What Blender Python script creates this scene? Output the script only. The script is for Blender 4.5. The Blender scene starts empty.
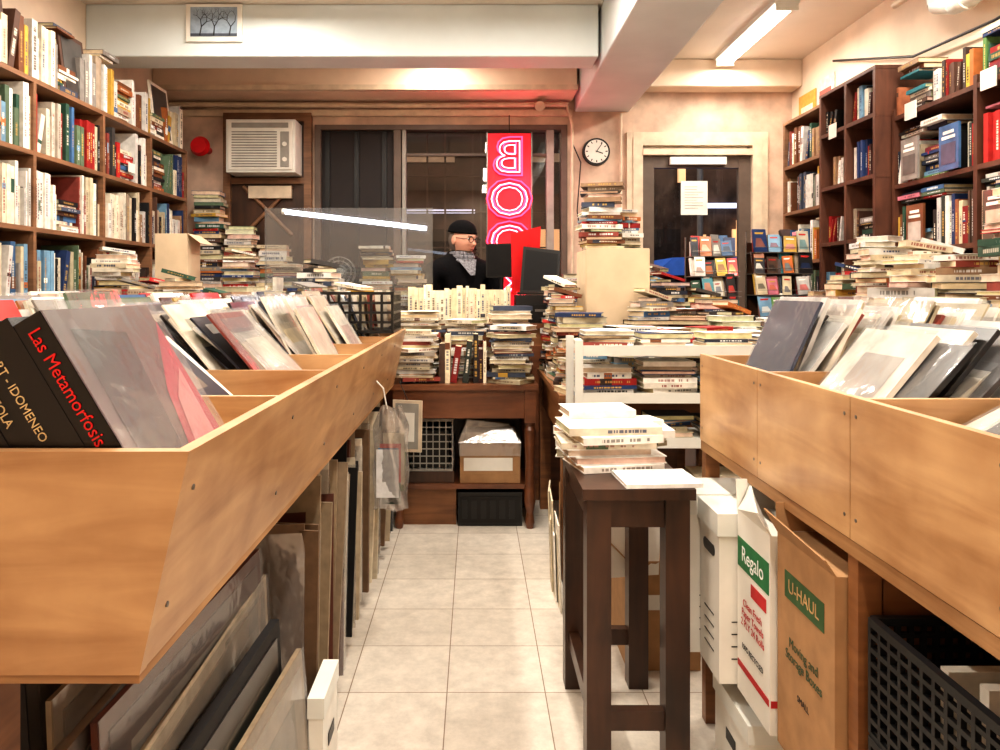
import bpy, math, random
from mathutils import Matrix, Vector
random.seed(11)
R=random.random
def U(a,b): return random.uniform(a,b)
def lin(c):
    return tuple(((v/255)/12.92 if v/255<=0.04045 else (((v/255)+0.055)/1.055)**2.4) for v in c)
# ------------------------------------------------------------------ materials
MATS={}
def newmat(name):
    m=bpy.data.materials.new(name); m.use_nodes=True
    nt=m.node_tree; b=nt.nodes['Principled BSDF']; MATS[name]=m
    return m,nt,b
def flat(name,c,rough=.5,metal=0,noise=.12,scale=12,spec=.4,bump=0):
    m,nt,b=newmat(name); c=lin(c)
    tc=nt.nodes.new('ShaderNodeTexCoord'); n=nt.nodes.new('ShaderNodeTexNoise'); n.inputs['Scale'].default_value=scale; n.inputs['Detail'].default_value=4
    nt.links.new(tc.outputs['Object'],n.inputs['Vector'])
    r=nt.nodes.new('ShaderNodeValToRGB'); r.color_ramp.elements[0].position=.3; r.color_ramp.elements[1].position=.7
    r.color_ramp.elements[0].color=tuple(v*(1-noise) for v in c)+(1,); r.color_ramp.elements[1].color=tuple(min(1,v*(1+noise)) for v in c)+(1,)
    nt.links.new(n.outputs['Fac'],r.inputs['Fac']); nt.links.new(r.outputs['Color'],b.inputs['Base Color'])
    b.inputs['Roughness'].default_value=rough; b.inputs['Metallic'].default_value=metal; b.inputs['Specular IOR Level'].default_value=spec
    if bump:
        bp=nt.nodes.new('ShaderNodeBump'); bp.inputs['Strength'].default_value=bump; bp.inputs['Distance'].default_value=.01
        nt.links.new(n.outputs['Fac'],bp.inputs['Height']); nt.links.new(bp.outputs['Normal'],b.inputs['Normal'])
    return m
def vcol(name,rough,spec=.4,coat=0,noise=.15,scale=30):
    m,nt,b=newmat(name)
    a=nt.nodes.new('ShaderNodeAttribute'); a.attribute_name='Col'
    tc=nt.nodes.new('ShaderNodeTexCoord'); n=nt.nodes.new('ShaderNodeTexNoise'); n.inputs['Scale'].default_value=scale
    nt.links.new(tc.outputs['Object'],n.inputs['Vector'])
    mr=nt.nodes.new('ShaderNodeMapRange'); mr.inputs['From Min'].default_value=.3; mr.inputs['From Max'].default_value=.7
    mr.inputs['To Min'].default_value=1-noise; mr.inputs['To Max'].default_value=1+noise
    nt.links.new(n.outputs['Fac'],mr.inputs['Value'])
    mx=nt.nodes.new('ShaderNodeVectorMath'); mx.operation='SCALE'
    nt.links.new(a.outputs['Color'],mx.inputs[0]); nt.links.new(mr.outputs['Result'],mx.inputs['Scale'])
    nt.links.new(mx.outputs['Vector'],b.inputs['Base Color'])
    b.inputs['Roughness'].default_value=rough; b.inputs['Specular IOR Level'].default_value=spec; b.inputs['Coat Weight'].default_value=coat; b.inputs['Coat Roughness'].default_value=.08
def wood(name,c1,c2,sc=(3,3,40),rough=.4,coat=0.0):
    m,nt,b=newmat(name)
    tc=nt.nodes.new('ShaderNodeTexCoord'); mp=nt.nodes.new('ShaderNodeMapping'); mp.inputs['Scale'].default_value=sc
    n=nt.nodes.new('ShaderNodeTexNoise'); n.inputs['Scale'].default_value=1; n.inputs['Detail'].default_value=8; n.inputs['Distortion'].default_value=.8
    n2=nt.nodes.new('ShaderNodeTexNoise'); n2.inputs['Scale'].default_value=4.5; n2.inputs['Detail'].default_value=6
    nt.links.new(tc.outputs['Object'],mp.inputs['Vector']); nt.links.new(mp.outputs['Vector'],n.inputs['Vector']); nt.links.new(tc.outputs['Object'],n2.inputs['Vector'])
    ad=nt.nodes.new('ShaderNodeMath'); ad.operation='ADD'; nt.links.new(n.outputs['Fac'],ad.inputs[0]); nt.links.new(n2.outputs['Fac'],ad.inputs[1])
    ml=nt.nodes.new('ShaderNodeMath'); ml.operation='MULTIPLY'; ml.inputs[1].default_value=.5; nt.links.new(ad.outputs[0],ml.inputs[0])
    r=nt.nodes.new('ShaderNodeValToRGB'); r.color_ramp.elements[0].position=.35; r.color_ramp.elements[1].position=.65
    r.color_ramp.elements[0].color=lin(c1)+(1,); r.color_ramp.elements[1].color=lin(c2)+(1,)
    nt.links.new(ml.outputs[0],r.inputs['Fac']); nt.links.new(r.outputs['Color'],b.inputs['Base Color'])
    b.inputs['Roughness'].default_value=rough; b.inputs['Coat Weight'].default_value=coat; b.inputs['Coat Roughness'].default_value=.2
def emit(name,c,s):
    m,nt,b=newmat(name); b.inputs['Base Color'].default_value=lin(c)+(1,); b.inputs['Emission Color'].default_value=lin(c)+(1,); b.inputs['Emission Strength'].default_value=s
def glass(name,tint,gl=.12,rough=.02,opac=0,oc=(200,200,200)):
    m=bpy.data.materials.new(name); m.use_nodes=True; MATS[name]=m; nt=m.node_tree
    nt.nodes.clear(); o=nt.nodes.new('ShaderNodeOutputMaterial')
    t=nt.nodes.new('ShaderNodeBsdfTransparent'); t.inputs[0].default_value=lin(tint)+(1,)
    g=nt.nodes.new('ShaderNodeBsdfGlossy'); g.inputs['Roughness'].default_value=rough
    mx=nt.nodes.new('ShaderNodeMixShader'); mx.inputs[0].default_value=gl
    nt.links.new(t.outputs[0],mx.inputs[1]); nt.links.new(g.outputs[0],mx.inputs[2])
    if opac:
        d=nt.nodes.new('ShaderNodeBsdfDiffuse'); d.inputs[0].default_value=lin(oc)+(1,)
        m2=nt.nodes.new('ShaderNodeMixShader'); m2.inputs[0].default_value=opac
        nt.links.new(mx.outputs[0],m2.inputs[1]); nt.links.new(d.outputs[0],m2.inputs[2]); nt.links.new(m2.outputs[0],o.inputs[0])
        if name in('plastic','bag'):
            tc=nt.nodes.new('ShaderNodeTexCoord'); nz=nt.nodes.new('ShaderNodeTexNoise'); nz.inputs['Scale'].default_value=14; bp=nt.nodes.new('ShaderNodeBump'); bp.inputs['Strength'].default_value=.35; bp.inputs['Distance'].default_value=.01
            nt.links.new(tc.outputs['Object'],nz.inputs['Vector']); nt.links.new(nz.outputs['Fac'],bp.inputs['Height']); nt.links.new(bp.outputs['Normal'],g.inputs['Normal'])
    else: nt.links.new(mx.outputs[0],o.inputs[0])
vcol('book',.6); vcol('glossy',.3,.5,.35,.25,14); vcol('paint',.6,.3,0,.06,8); vcol('gloss_plain',.25,.5,0,.05)
wood('ply',(150,106,66),(208,168,122),(2.5,2.5,16),.4,.2)
wood('plyedge',(136,96,58),(180,140,98),(3,3,60),.5)
wood('oak',(104,64,36),(148,100,60),(3,3,30),.45,.15)
wood('shelfwood',(104,74,52),(146,106,76),(4,2,40),.5)
wood('darkred',(66,38,27),(104,64,46),(20,20,3),.5)
wood('darkwood',(40,25,17),(78,49,32),(20,20,3),.4,.15)
wood('desk',(80,46,28),(128,78,48),(3,20,20),.35,.25)
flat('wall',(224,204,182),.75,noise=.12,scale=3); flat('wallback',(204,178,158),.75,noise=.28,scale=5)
flat('ceil',(222,212,198),.8,noise=.06,scale=2); flat('beamwhite',(212,219,218),.6,noise=.06,scale=3)
flat('cream',(210,192,168),.5,noise=.14); flat('black',(14,13,13),.4,noise=.2); flat('blackplastic',(18,18,19),.35,noise=.1,spec=.5)
flat('white',(228,224,214),.5,noise=.05); flat('whitemetal',(222,222,214),.4,noise=.04); flat('cardboard',(164,126,88),.8,noise=.12,scale=20)
flat('cloth',(12,11,13),.9,noise=.3,scale=60,bump=.3,spec=.15); flat('skin',(206,150,126),.55,noise=.06,scale=30); flat('beard',(112,98,88),.9,noise=.3,scale=200); flat('lips',(150,88,78),.5)
flat('greenp',(20,90,52),.4); flat('greyp',(150,146,138),.5); flat('redp',(196,20,26),.45); flat('asphalt',(40,38,38),.8); flat('facade',(84,68,60),.8,noise=.8,scale=2.2)
flat('bluecar',(70,130,235),.35,spec=.6); flat('rubber',(12,12,12),.7); flat('metal',(130,125,120),.3,metal=.8); flat('screen',(9,10,12),.45,spec=.3)
flat('winframe',(98,84,74),.5); flat('blind',(34,26,25),.6); flat('scarf',(120,118,122),.9,noise=.6,scale=90)
flat('tanboard',(208,186,156),.7,noise=.08,scale=9)
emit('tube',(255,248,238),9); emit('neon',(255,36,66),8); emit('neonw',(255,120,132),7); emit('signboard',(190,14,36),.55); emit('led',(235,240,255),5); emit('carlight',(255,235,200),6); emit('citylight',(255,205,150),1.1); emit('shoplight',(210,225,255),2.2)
glass('glass',(190,176,170),.09); glass('doorglass',(215,210,210),.025); glass('plexi',(235,238,240),.08,.03,.05); glass('plastic',(244,244,244),.2,.10,.10,(225,225,225)); glass('bag',(235,235,235),.3,.2,.14,(215,210,205))
m,nt,b=newmat('tiles')
tc=nt.nodes.new('ShaderNodeTexCoord'); mp=nt.nodes.new('ShaderNodeMapping'); mp.inputs['Location'].default_value=(.087,.11,0)
br=nt.nodes.new('ShaderNodeTexBrick'); br.offset=0; br.inputs['Scale'].default_value=1; br.inputs['Brick Width'].default_value=.305; br.inputs['Row Height'].default_value=.305
br.inputs['Mortar Size'].default_value=.0018; br.inputs['Color1'].default_value=lin((216,206,192))+(1,); br.inputs['Color2'].default_value=lin((202,191,176))+(1,); br.inputs['Mortar'].default_value=lin((136,116,96))+(1,)
nt.links.new(tc.outputs['Object'],mp.inputs['Vector']); nt.links.new(mp.outputs['Vector'],br.inputs['Vector'])
n=nt.nodes.new('ShaderNodeTexNoise'); n.inputs['Scale'].default_value=14; n.inputs['Detail'].default_value=12; n.inputs['Roughness'].default_value=.75; nt.links.new(tc.outputs['Object'],n.inputs['Vector'])
mr=nt.nodes.new('ShaderNodeMapRange'); mr.inputs['From Min'].default_value=.3; mr.inputs['From Max'].default_value=.7; mr.inputs['To Min'].default_value=.72; mr.inputs['To Max'].default_value=1.08
nt.links.new(n.outputs['Fac'],mr.inputs['Value']); vm=nt.nodes.new('ShaderNodeVectorMath'); vm.operation='SCALE'
nt.links.new(br.outputs['Color'],vm.inputs[0]); nt.links.new(mr.outputs['Result'],vm.inputs['Scale']); nt.links.new(vm.outputs['Vector'],b.inputs['Base Color']); b.inputs['Roughness'].default_value=.65

# ------------------------------------------------------------------ mesh builder
T=Matrix.Translation
def Rz(a): return Matrix.Rotation(a,4,'Z')
def Ry(a): return Matrix.Rotation(a,4,'Y')
def Rx(a): return Matrix.Rotation(a,4,'X')
class MB:
    def __init__(s): s.v=[];s.f=[];s.c=[];s.m=[];s.names=[];s.sm=[];s.M=Matrix.Identity(4)
    def mi(s,n):
        if n not in s.names: s.names.append(n)
        return s.names.index(n)
    def add(s,vs,fs,mat,col=(1,1,1),M=None,smooth=False):
        MM=s.M if M is None else s.M@M
        o=len(s.v); s.v.extend([tuple(MM@Vector(p)) for p in vs]); k=s.mi(mat)
        for f in fs: s.f.append([i+o for i in f]); s.c.append(col); s.m.append(k); s.sm.append(smooth)
    def box(s,x0,x1,y0,y1,z0,z1,mat,col=(1,1,1),M=None):
        if mat not in('book','glossy','gloss_plain'):
            e=U(.00003,.0005); 
            if min(x1-x0,y1-y0,z1-z0)>4*e: x0+=e;x1-=e;y0+=e;y1-=e;z0+=e;z1-=e
        s.add([(x0,y0,z0),(x1,y0,z0),(x1,y1,z0),(x0,y1,z0),(x0,y0,z1),(x1,y0,z1),(x1,y1,z1),(x0,y1,z1)],
              [(0,3,2,1),(4,5,6,7),(0,1,5,4),(1,2,6,5),(2,3,7,6),(3,0,4,7)],mat,col,M)
    def hexa(s,p,mat,col=(1,1,1),M=None):
        s.add(p,[(0,3,2,1),(4,5,6,7),(0,1,5,4),(1,2,6,5),(2,3,7,6),(3,0,4,7)],mat,col,M)
    def quad(s,p,mat,col=(1,1,1),M=None): s.add(p,[tuple(range(len(p)))],mat,col,M)
    def cyl(s,p0,p1,r0,r1=None,mat='white',col=(1,1,1),n=14,M=None,cap=True):
        if r1 is None: r1=r0
        p0=Vector(p0);p1=Vector(p1);d=(p1-p0).normalized(); a=d.orthogonal().normalized(); b2=d.cross(a)
        vs=[];
        for p,r in((p0,r0),(p1,r1)):
            for i in range(n):
                t=2*math.pi*i/n; vs.append(tuple(p+a*math.cos(t)*r+b2*math.sin(t)*r))
        fs=[(i,(i+1)%n,n+(i+1)%n,n+i) for i in range(n)]
        s.add(vs,fs,mat,col,M,True)
        if cap: s.add(vs,[tuple(range(n))[::-1],tuple(range(n,2*n))],mat,col,M)
    def path(s,pts,r,mat,col=(1,1,1),n=10):
        for a,b2 in zip(pts[:-1],pts[1:]): s.cyl(a,b2,r,r,mat,col,n)
        for p in pts[1:-1]: s.sph(p,(r,r,r),mat,col,8,6)
    def sph(s,c,r,mat,col=(1,1,1),nu=20,nv=12,M=None,fn=None,zmin=-1):
        vs=[];fs=[]
        for j in range(nv+1):
            ph=math.pi*j/nv
            for i in range(nu):
                th=2*math.pi*i/nu; x,y,z=math.sin(ph)*math.cos(th),math.sin(ph)*math.sin(th),max(zmin,math.cos(ph))
                if fn: x,y,z=fn(x,y,z)
                vs.append((c[0]+x*r[0],c[1]+y*r[1],c[2]+z*r[2]))
        for j in range(nv):
            for i in range(nu): fs.append((j*nu+i,(j+1)*nu+i,(j+1)*nu+(i+1)%nu,j*nu+(i+1)%nu))
        s.add(vs,fs,mat,col,M,True)
    def text(s,txt,size,M,mat,col=(1,1,1),extrude=.0005,bevel=0,outline=False,align='CENTER',spl=1):
        cu=bpy.data.curves.new('t','FONT'); cu.body=txt; cu.size=size; cu.extrude=extrude; cu.align_x=align; cu.align_y='CENTER'; cu.space_line=spl
        cu.resolution_u=3
        if outline: cu.fill_mode='NONE'; cu.extrude=0; cu.bevel_depth=bevel; cu.bevel_resolution=2
        ob=bpy.data.objects.new('t',cu); bpy.context.scene.collection.objects.link(ob)
        dg=bpy.context.evaluated_depsgraph_get(); me=bpy.data.meshes.new_from_object(ob.evaluated_get(dg))
        s.add([tuple(v.co) for v in me.vertices],[tuple(p.vertices) for p in me.polygons],mat,col,M)
        bpy.data.objects.remove(ob); bpy.data.curves.remove(cu); bpy.data.meshes.remove(me)
    def build(s,name,parent=None,bevel=0):
        me=bpy.data.meshes.new(name); me.from_pydata(s.v,[],s.f)
        for n in s.names: me.materials.append(MATS[n])
        me.polygons.foreach_set('material_index',s.m); me.polygons.foreach_set('use_smooth',s.sm)
        ca=me.color_attributes.new('Col','FLOAT_COLOR','CORNER'); buf=[]
        for f,c in zip(s.f,s.c):
            for _ in f: buf.extend((c[0],c[1],c[2],1))
        ca.data.foreach_set('color',buf); me.update()
        ob=bpy.data.objects.new(name,me); bpy.context.scene.collection.objects.link(ob)
        if bevel:
            b=ob.modifiers.new('bevel','BEVEL'); b.width=bevel; b.segments=2; b.limit_method='ANGLE'; b.angle_limit=.6
        if parent: ob.parent=parent
        return ob
PAGE=lin((214,196,166))
PAL=[lin(c) for c in [(232,228,220),(236,230,222),(218,206,182),(196,180,150),(178,40,36),(150,32,30),(28,26,26),(20,20,24),(38,42,54),(36,56,98),(64,100,140),(112,150,176),(44,78,62),(92,112,88),(196,156,66),(176,102,52),(112,68,42),(84,58,46),(164,146,126),(136,130,124),(230,222,204),(220,214,204),(66,62,60),(192,188,182),(58,44,38),(150,120,92)]]
LIGHT=[lin(c) for c in [(236,232,224),(230,222,206),(220,210,190),(208,194,166),(204,200,194),(234,234,230),(180,170,156),(140,64,54),(64,72,90),(186,174,146),(224,216,202)]]
CREAM=[lin(c) for c in [(232,218,186),(226,210,176),(236,226,200),(220,202,166),(230,218,192)]]
DARK=[lin(c) for c in [(24,22,22),(40,34,32),(60,30,26),(30,36,50),(80,60,48),(130,30,28),(190,180,160),(44,50,44)]]
MAGS=[lin(c) for c in [(200,56,48),(216,180,70),(236,230,220),(60,130,140),(200,120,136),(40,40,46),(230,226,214),(90,130,70),(190,104,50),(30,50,90),(120,40,50),(205,190,160),(150,90,60),(24,22,22)]]
def mixc(a,b,f): return tuple(x*(1-f)+y*f for x,y in zip(a,b))
def book(mb,M,t,h,d,col,label=True,c2=None):
    k=.0022
    v=U(.8,1.1); col=tuple(min(1,x*v) for x in col)
    mb.box(0,t,0,k,0,h,'book',col,M)
    mb.box(0,k,k,d,0,h,'book',col,M); mb.box(t-k,t,k,d,0,h,'book',col,M)
    mb.box(k,t-k,k,d-.004,.004,h-.004,'book',tuple(x*U(.85,1.1) for x in PAGE),M)
    if label:
        lum=sum(col); lc=random.choice([lin((40,38,38)),lin((130,40,36)),lin((50,66,100)),lin((90,70,50))]) if lum>.8 else random.choice([lin((225,218,200)),lin((200,165,90)),lin((230,230,228)),lin((190,150,80))])
        lc=mixc(lc,col,U(.05,.4))
        if R()<.8:
            wd=U(.25,.5)*t; w0=(t-wd)/2; w1=w0+wd; z=U(.12,.3)*h; e=U(.6,.9)*h
            while z<e:
                l=U(.004,.013); mb.quad([(w0,-.0006,z),(w1,-.0006,z),(w1,-.0006,min(z+l,e)),(w0,-.0006,min(z+l,e))],'book',lc,M); z+=l+U(.002,.005)
                if R()<.12: z+=.015
        if R()<.12:
            c3=random.choice(PAL); z=h*U(.1,.7); l=h*U(.05,.25); mb.quad([(.0,-.0004,z),(t,-.0004,z),(t,-.0004,min(h,z+l)),(.0,-.0004,min(h,z+l))],'book',c3,M)
def BM(o,xd,yd):
    x=Vector(xd).normalized(); y=Vector(yd).normalized(); z=x.cross(y)
    return Matrix(((x[0],y[0],z[0],o[0]),(x[1],y[1],z[1],o[1]),(x[2],y[2],z[2],o[2]),(0,0,0,1)))
LIE=Matrix(((0,0,-1,0),(0,1,0,0),(1,0,0,0),(0,0,0,1)))
def row(mb,M,L,hmax,dep,pal=PAL,hmin=.62,tr=(.010,.040),gap=.03,lean=.08,lay=0,top=0):
    x=0; run=0
    while x<L-.012:
        t=min(U(*tr),L-x); h=hmax*U(hmin,1); d=min(dep,h*U(.65,.8))
        if R()<.15: run=random.randint(2,6); rc=random.choice(pal); rh=h; rt=t
        if run>0: run-=1; t=min(rt,L-x); h=rh; c=rc
        else: c=random.choice(pal)
        if R()<gap: x+=U(.02,.09); continue
        if lay and R()<lay and x+.2<L:
            z=0; hh=hmax*U(.3,.8)
            while z<hh:
                tt=U(.012,.035); w=U(.16,.20); book(mb,M@T((x+w+U(0,.01),U(0,.03),z))@LIE,tt,w,min(dep,.17),random.choice(pal)); z+=tt+.0005
            x+=.215; continue
        if R()<lean and x+.09<L and t>.01:
            a=U(.1,.28); book(mb,M@T((x,U(0,.015),t*math.sin(a)))@Ry(a),t,h*.93,d,c); x+=h*math.sin(a)+t
            continue
        book(mb,M@T((x,U(0,.025),0)),t,h,d,c); x+=t+.0008
    if top:
        x=0
        while x<L-.22:
            if R()<top:
                z=hmax*1.001; 
                for k in range(random.randint(1,3)):
                    tt=U(.01,.03); w=U(.16,.21); book(mb,M@T((x+w,U(0,.04),z))@LIE,tt,w,.16,random.choice(pal)); z+=tt+.0005
            x+=.22
def stack(mb,cx,cy,z0,H,ang=0,pal=PAL,hw=(.2,.27),tr=(.010,.038),jit=.12,top=True):
    z=z0
    while z<z0+H:
        t=U(*tr); h=U(*hw); d=h*U(.66,.8)
        fl=math.pi if R()<.4 else 0
        j=jit*(4 if R()<.15 else 1)
        M=T((cx+U(-.018,.018),cy+U(-.018,.018),z))@Rz(ang+U(-j,j)+fl)@T((h/2,-d/2,0))@LIE
        book(mb,M,t,h,d,random.choice(pal)); z+=t+.0005
    if top and R()<.4:
        M=T((cx+U(-.02,.02),cy+U(-.02,.02),z+.001))@Rz(ang+U(-.7,.7)); w=hw[0]*.5
        mb.box(-w*.8,w*.8,-w,w,0,.0012,'book',random.choice(LIGHT[:6]),M)
    elif top and R()<.6:
        a=U(.1,.35); t=U(.01,.025); M=T((cx,cy,z+.002+hw[0]*.5*math.sin(a)))@Rz(U(-1,1))@Ry(a)@T((hw[0]/2,-hw[0]*.35,0))@LIE; book(mb,M,t,hw[0],hw[0]*.7,random.choice(pal))
        book(mb,T((cx,cy,z+.0005))@Rz(U(-1,1))@T((.05,-.05,0))@LIE,hw[0]*.5*math.sin(a)*.6+.004,.1,.1,random.choice(pal))
    return z
def slab(mb,M,t,d,h,col,c2=None,mat='glossy',edge=None):
    mb.box(0,t,0,d,0,h,mat,col,M)
    if c2:
        a,b_,c,e=U(.05,.3)*d,U(.7,.95)*d,U(.1,.4)*h,U(.6,.92)*h
        for x in(-.0006,t+.0006): mb.quad([(x,a,c),(x,b_,c),(x,b_,e),(x,a,e)],mat,c2,M)
def lprow(mb,xs,xe,y,dep,zf,tilt,sgn,step=(.004,.012),pal=LIGHT,hr=(.25,.315),tj=.06,patch=.3,sleeve=.25):
    x=xs
    dr=1 if xe>xs else -1
    while (xe-x)*dr>0:
        t=U(*step); a=tilt+U(-tj,tj); h=U(*hr); d=min(dep,h*U(.92,1.02)); col=random.choice(pal)
        M=T((x,y+U(0,max(.001,dep-d)),zf+.012))@Ry(sgn*a)
        slab(mb,M,t,d,h,col,mixc(random.choice(PAL),col,.5) if R()<patch else None)
        if R()<sleeve: xx=-.003 if sgn>0 else t+.003; mb.quad([(xx,-.003,0),(xx,d+.003,0),(xx,d+.003,h+.008),(xx,-.003,h+.008)],'plastic',(1,1,1),M)
        x+=dr*(t/math.cos(a)+U(.001,.006))
# ------------------------------------------------------------------ room
XL,XR,YB,YF,ZC=-2.52,2.62,6.2,-1.4,3.1
def simple(name,boxes,bevel=0):
    mb=MB()
    for b_ in boxes: mb.box(*b_[:6],b_[6])
    return mb.build(name,bevel=bevel)
simple('floor',[(XL-.1,XR+.1,YF-.1,YB+.15,-.1,0,'tiles')])
simple('ceiling',[(XL-.1,XR+.1,YF-.1,YB+.15,ZC,ZC+.1,'ceil')])
simple('wall_left',[(XL-.1,XL,YF-.1,YB+.15,0,ZC,'wall')])
simple('wall_right',[(XR,XR+.1,YF-.1,YB+.15,0,ZC,'wall')])
simple('wall_rear',[(XL,XR,YF-.1,YF,0,ZC,'wall')])
WX0,WX1,WZ0,WZ1=-1.32,.76,1.0,2.61
DX0,DX1,DZ=1.30,2.36,2.5
simple('wall_front',[(XL,WX0,YB,YB+.15,0,ZC,'wallback'),(WX0,WX1,YB,YB+.15,0,WZ0,'wallback'),(WX0,WX1,YB,YB+.15,WZ1,ZC,'wallback'),(WX1,DX0,YB,YB+.15,0,ZC,'wallback'),(DX0,DX1,YB,YB+.15,DZ,ZC,'wallback'),(DX1,XR,YB,YB+.15,0,ZC,'wallback')])
simple('ceiling_beam',[(XL,.80,4.85,5.12,2.76,ZC,'beamwhite'),(XL,.80,5.12,5.18,2.80,ZC,'cream')],.01)
simple('ceiling_beam',[(.82,1.27,1.0,YB,2.72,ZC,'beamwhite')],.012)
simple('ceiling_beam',[(XL,.80,5.85,YB,2.80,ZC,'wall')],.012)
simple('ceiling_beam',[(1.29,XR,6.0,YB,2.88,ZC,'wall')],.012)
simple('trim_1',[(XL,.8,5.80,5.85,2.80,2.84,'cream'),(XL,.8,YB-.05,YB,2.68,2.73,'cream')])
simple('baseboard_right',[(XR-.015,XR,YF,YB,0,.1,'cream')]); simple('baseboard_left',[(XL,XL+.015,YF,YB,0,.1,'cream')])
mb=MB(); mb.path([(XL+.02,6.12,2.765),(-.5,6.12,2.755),(.76,6.12,2.765)],.02,'cream'); mb.path([(.75,6.12,2.75),(.79,6.1,2.6),(.79,6.1,1.2)],.012,'cream')
mb.path([(.80,6.15,2.45),(.87,6.17,2.3),(.84,6.17,1.9),(.9,6.17,1.5)],.005,'black',n=6); mb.path([(1.2,6.17,2.7),(1.2,6.17,2.0),(1.22,6.17,1.4)],.012,'cream')
mb.cyl((.52,6.1,2.75),(.52,6.0,2.72),.04,mat='cream'); mb.build('conduit_pipe')
# window
mb=MB()
f='winframe'
mb.box(WX0,WX1,YB-.03,YB+.1,WZ1-.04,WZ1,f);mb.box(WX0,WX1,YB-.03,YB+.1,WZ0,WZ0+.05,f);mb.box(WX0,WX0+.05,YB-.03,YB+.1,WZ0,WZ1,f);mb.box(WX1-.05,WX1,YB-.03,YB+.1,WZ0,WZ1,f)
for x,w in((-.64,.03),(-.585,.015),(.62,.03)): mb.box(x-w,x+w,YB-.02,YB+.06,WZ0,WZ1,'greyp' if x>-.6 else f)
mb.box(-.6,.6,YB,YB+.04,2.36,2.38,f)
mb.box(WX0+.05,-.67,YB+.02,YB+.035,WZ0,WZ1-.04,'blind')
mb.quad([(WX0,YB+.06,WZ0),(WX1,YB+.06,WZ0),(WX1,YB+.06,WZ1),(WX0,YB+.06,WZ1)],'glass')
for x in(-1.22,-.98,-.75): mb.box(x-.02,x+.02,YB+.0,YB+.02,WZ0+.05,WZ1-.05,'black')
for x in(-.4,-.25,-.02,.05): mb.box(x-.008,x+.008,YB+.08,YB+.10,WZ0,WZ1,'winframe')
for z in(1.6,1.9,2.2): mb.box(-.57,.6,YB+.08,YB+.10,z,z+.012,'winframe')
mb.box(WX0,WX1,YB-.14,YB-.03,WZ0-.04,WZ0+.0,'cream')
mb.build('window_1')
# door
mb=MB()
c='cream'
mb.box(DX0,DX0+.08,YB-.04,YB+.1,0,DZ,c);mb.box(DX1-.08,DX1,YB-.04,YB+.1,0,DZ,c);mb.box(DX0+.08,DX1-.08,YB-.04,YB+.1,DZ-.06,DZ,c);mb.box(DX0+.08,DX1-.08,YB-.05,YB+.06,2.36,2.41,c)
f='winframe'
mb.box(DX0+.08,DX0+.18,YB,YB+.05,0,2.36,f);mb.box(DX1-.18,DX1-.08,YB,YB+.05,0,2.36,f);mb.box(DX0+.18,DX1-.18,YB,YB+.05,2.26,2.36,f);mb.box(DX0+.18,DX1-.18,YB,YB+.05,0,.28,f)
mb.box(DX0+.18,DX1-.18,YB,YB+.05,1.0,1.06,f)
mb.quad([(DX0+.18,YB+.025,.28),(DX1-.18,YB+.025,.28),(DX1-.18,YB+.025,2.26),(DX0+.18,YB+.025,2.26)],'doorglass')
mb.box(DX0+.1,DX1-.1,YB+.03,YB+.04,2.41,2.44,'white')
mb.box(DX0+.3,DX1-.3,YB-.06,YB-.02,2.28,2.34,'whitemetal')
mb.path([(1.62,YB-.0,1.1),(1.62,YB-.06,1.12),(1.62,YB-.06,1.3),(1.62,YB,1.32)],.01,'metal')
mb.build('door_1')
mb=MB(); mb.box(1.70,1.92,YB-.008,YB-.003,1.87,2.15,'white'); 
for i in range(9): mb.box(1.73,1.89-U(0,.06),YB-.010,YB-.008,2.1-i*.022,2.104-i*.022,'greyp')
mb.build('paper_notice')
simple('trim_2',[(DX0-.05,DX0-.001,YB-.03,YB,0,DZ+.05,'cream'),(DX1+.001,DX1+.05,YB-.03,YB,0,DZ+.05,'cream'),(DX0,DX1,YB-.03,YB,DZ,DZ+.05,'cream')])
# outside
simple('street_ground',[(-8,8,YB+.16,18,-.15,-.02,'asphalt')])
mb=MB(); mb.box(-8,8,13,13.3,0,7,'facade')
for i in range(-7,8,2):
    for z in (.6,3.6): 
        mb.box(i-.55,i+.55,12.95,13,z,z+1.7,'citylight' if (i+int(z))%4 in(1,) else 'blind'); mb.box(i-.65,i+.65,12.9,12.97,z-.15,z,'cream')
for x,z,w,h in((4.3,2.7,.35,.08),(4.6,2.3,.1,.3),(3.55,3.3,.06,.4),(-.6,2.6,.6,.06),(3.9,1.9,.06,.6)): mb.box(x-w,x+w,12.85,12.93,z-h/2,z+h/2,'shoplight' if w>.3 else 'citylight')
mb.build('street_building')
mb=MB()
for x in(3.0,): mb.cyl((x,10,-.02),(x,10,4.5),.04,.04,'greyp'); mb.box(x-.15,x+.15,9.97,10.0,3.1,3.5,'white')
mb.build('street_sign_post')
mb=MB()
prof=[(-2.1,.35),(-2.1,.75),(-1.3,.88),(-.75,1.35),(.7,1.38),(1.3,.95),(2.1,.85),(2.1,.35)]
n=len(prof)
vs=[(x,0,z) for x,z in prof]+[(x,1.7,z) for x,z in prof]
mb.M=T((2.75,7.3,0))@Matrix.Diagonal((1.1,1.1,1.16,1))
mb.add(vs,[tuple(range(n)),tuple(range(2*n-1,n-1,-1))]+[(i,i+n,(i+1)%n+n,(i+1)%n) for i in range(n)],'bluecar')
mb.add([(-1.1,-.01,.90),(1.05,-.01,.93),(.72,-.01,1.22),(-.80,-.01,1.20)],[(0,1,2,3)],'screen')
for x in(-1.3,1.3): mb.cyl((x,-.03,.33),(x,.2,.33),.33,.33,'rubber',n=20); mb.cyl((x,-.04,.33),(x,-.03,.33),.18,.18,'metal',n=16); mb.cyl((x,1.5,.33),(x,1.73,.33),.33,.33,'rubber',n=20)
mb.box(-2.12,-2.05,.1,.4,.6,.72,'carlight');mb.box(-2.12,-2.05,1.3,1.6,.6,.72,'carlight'); mb.build('parked_car')
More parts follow.
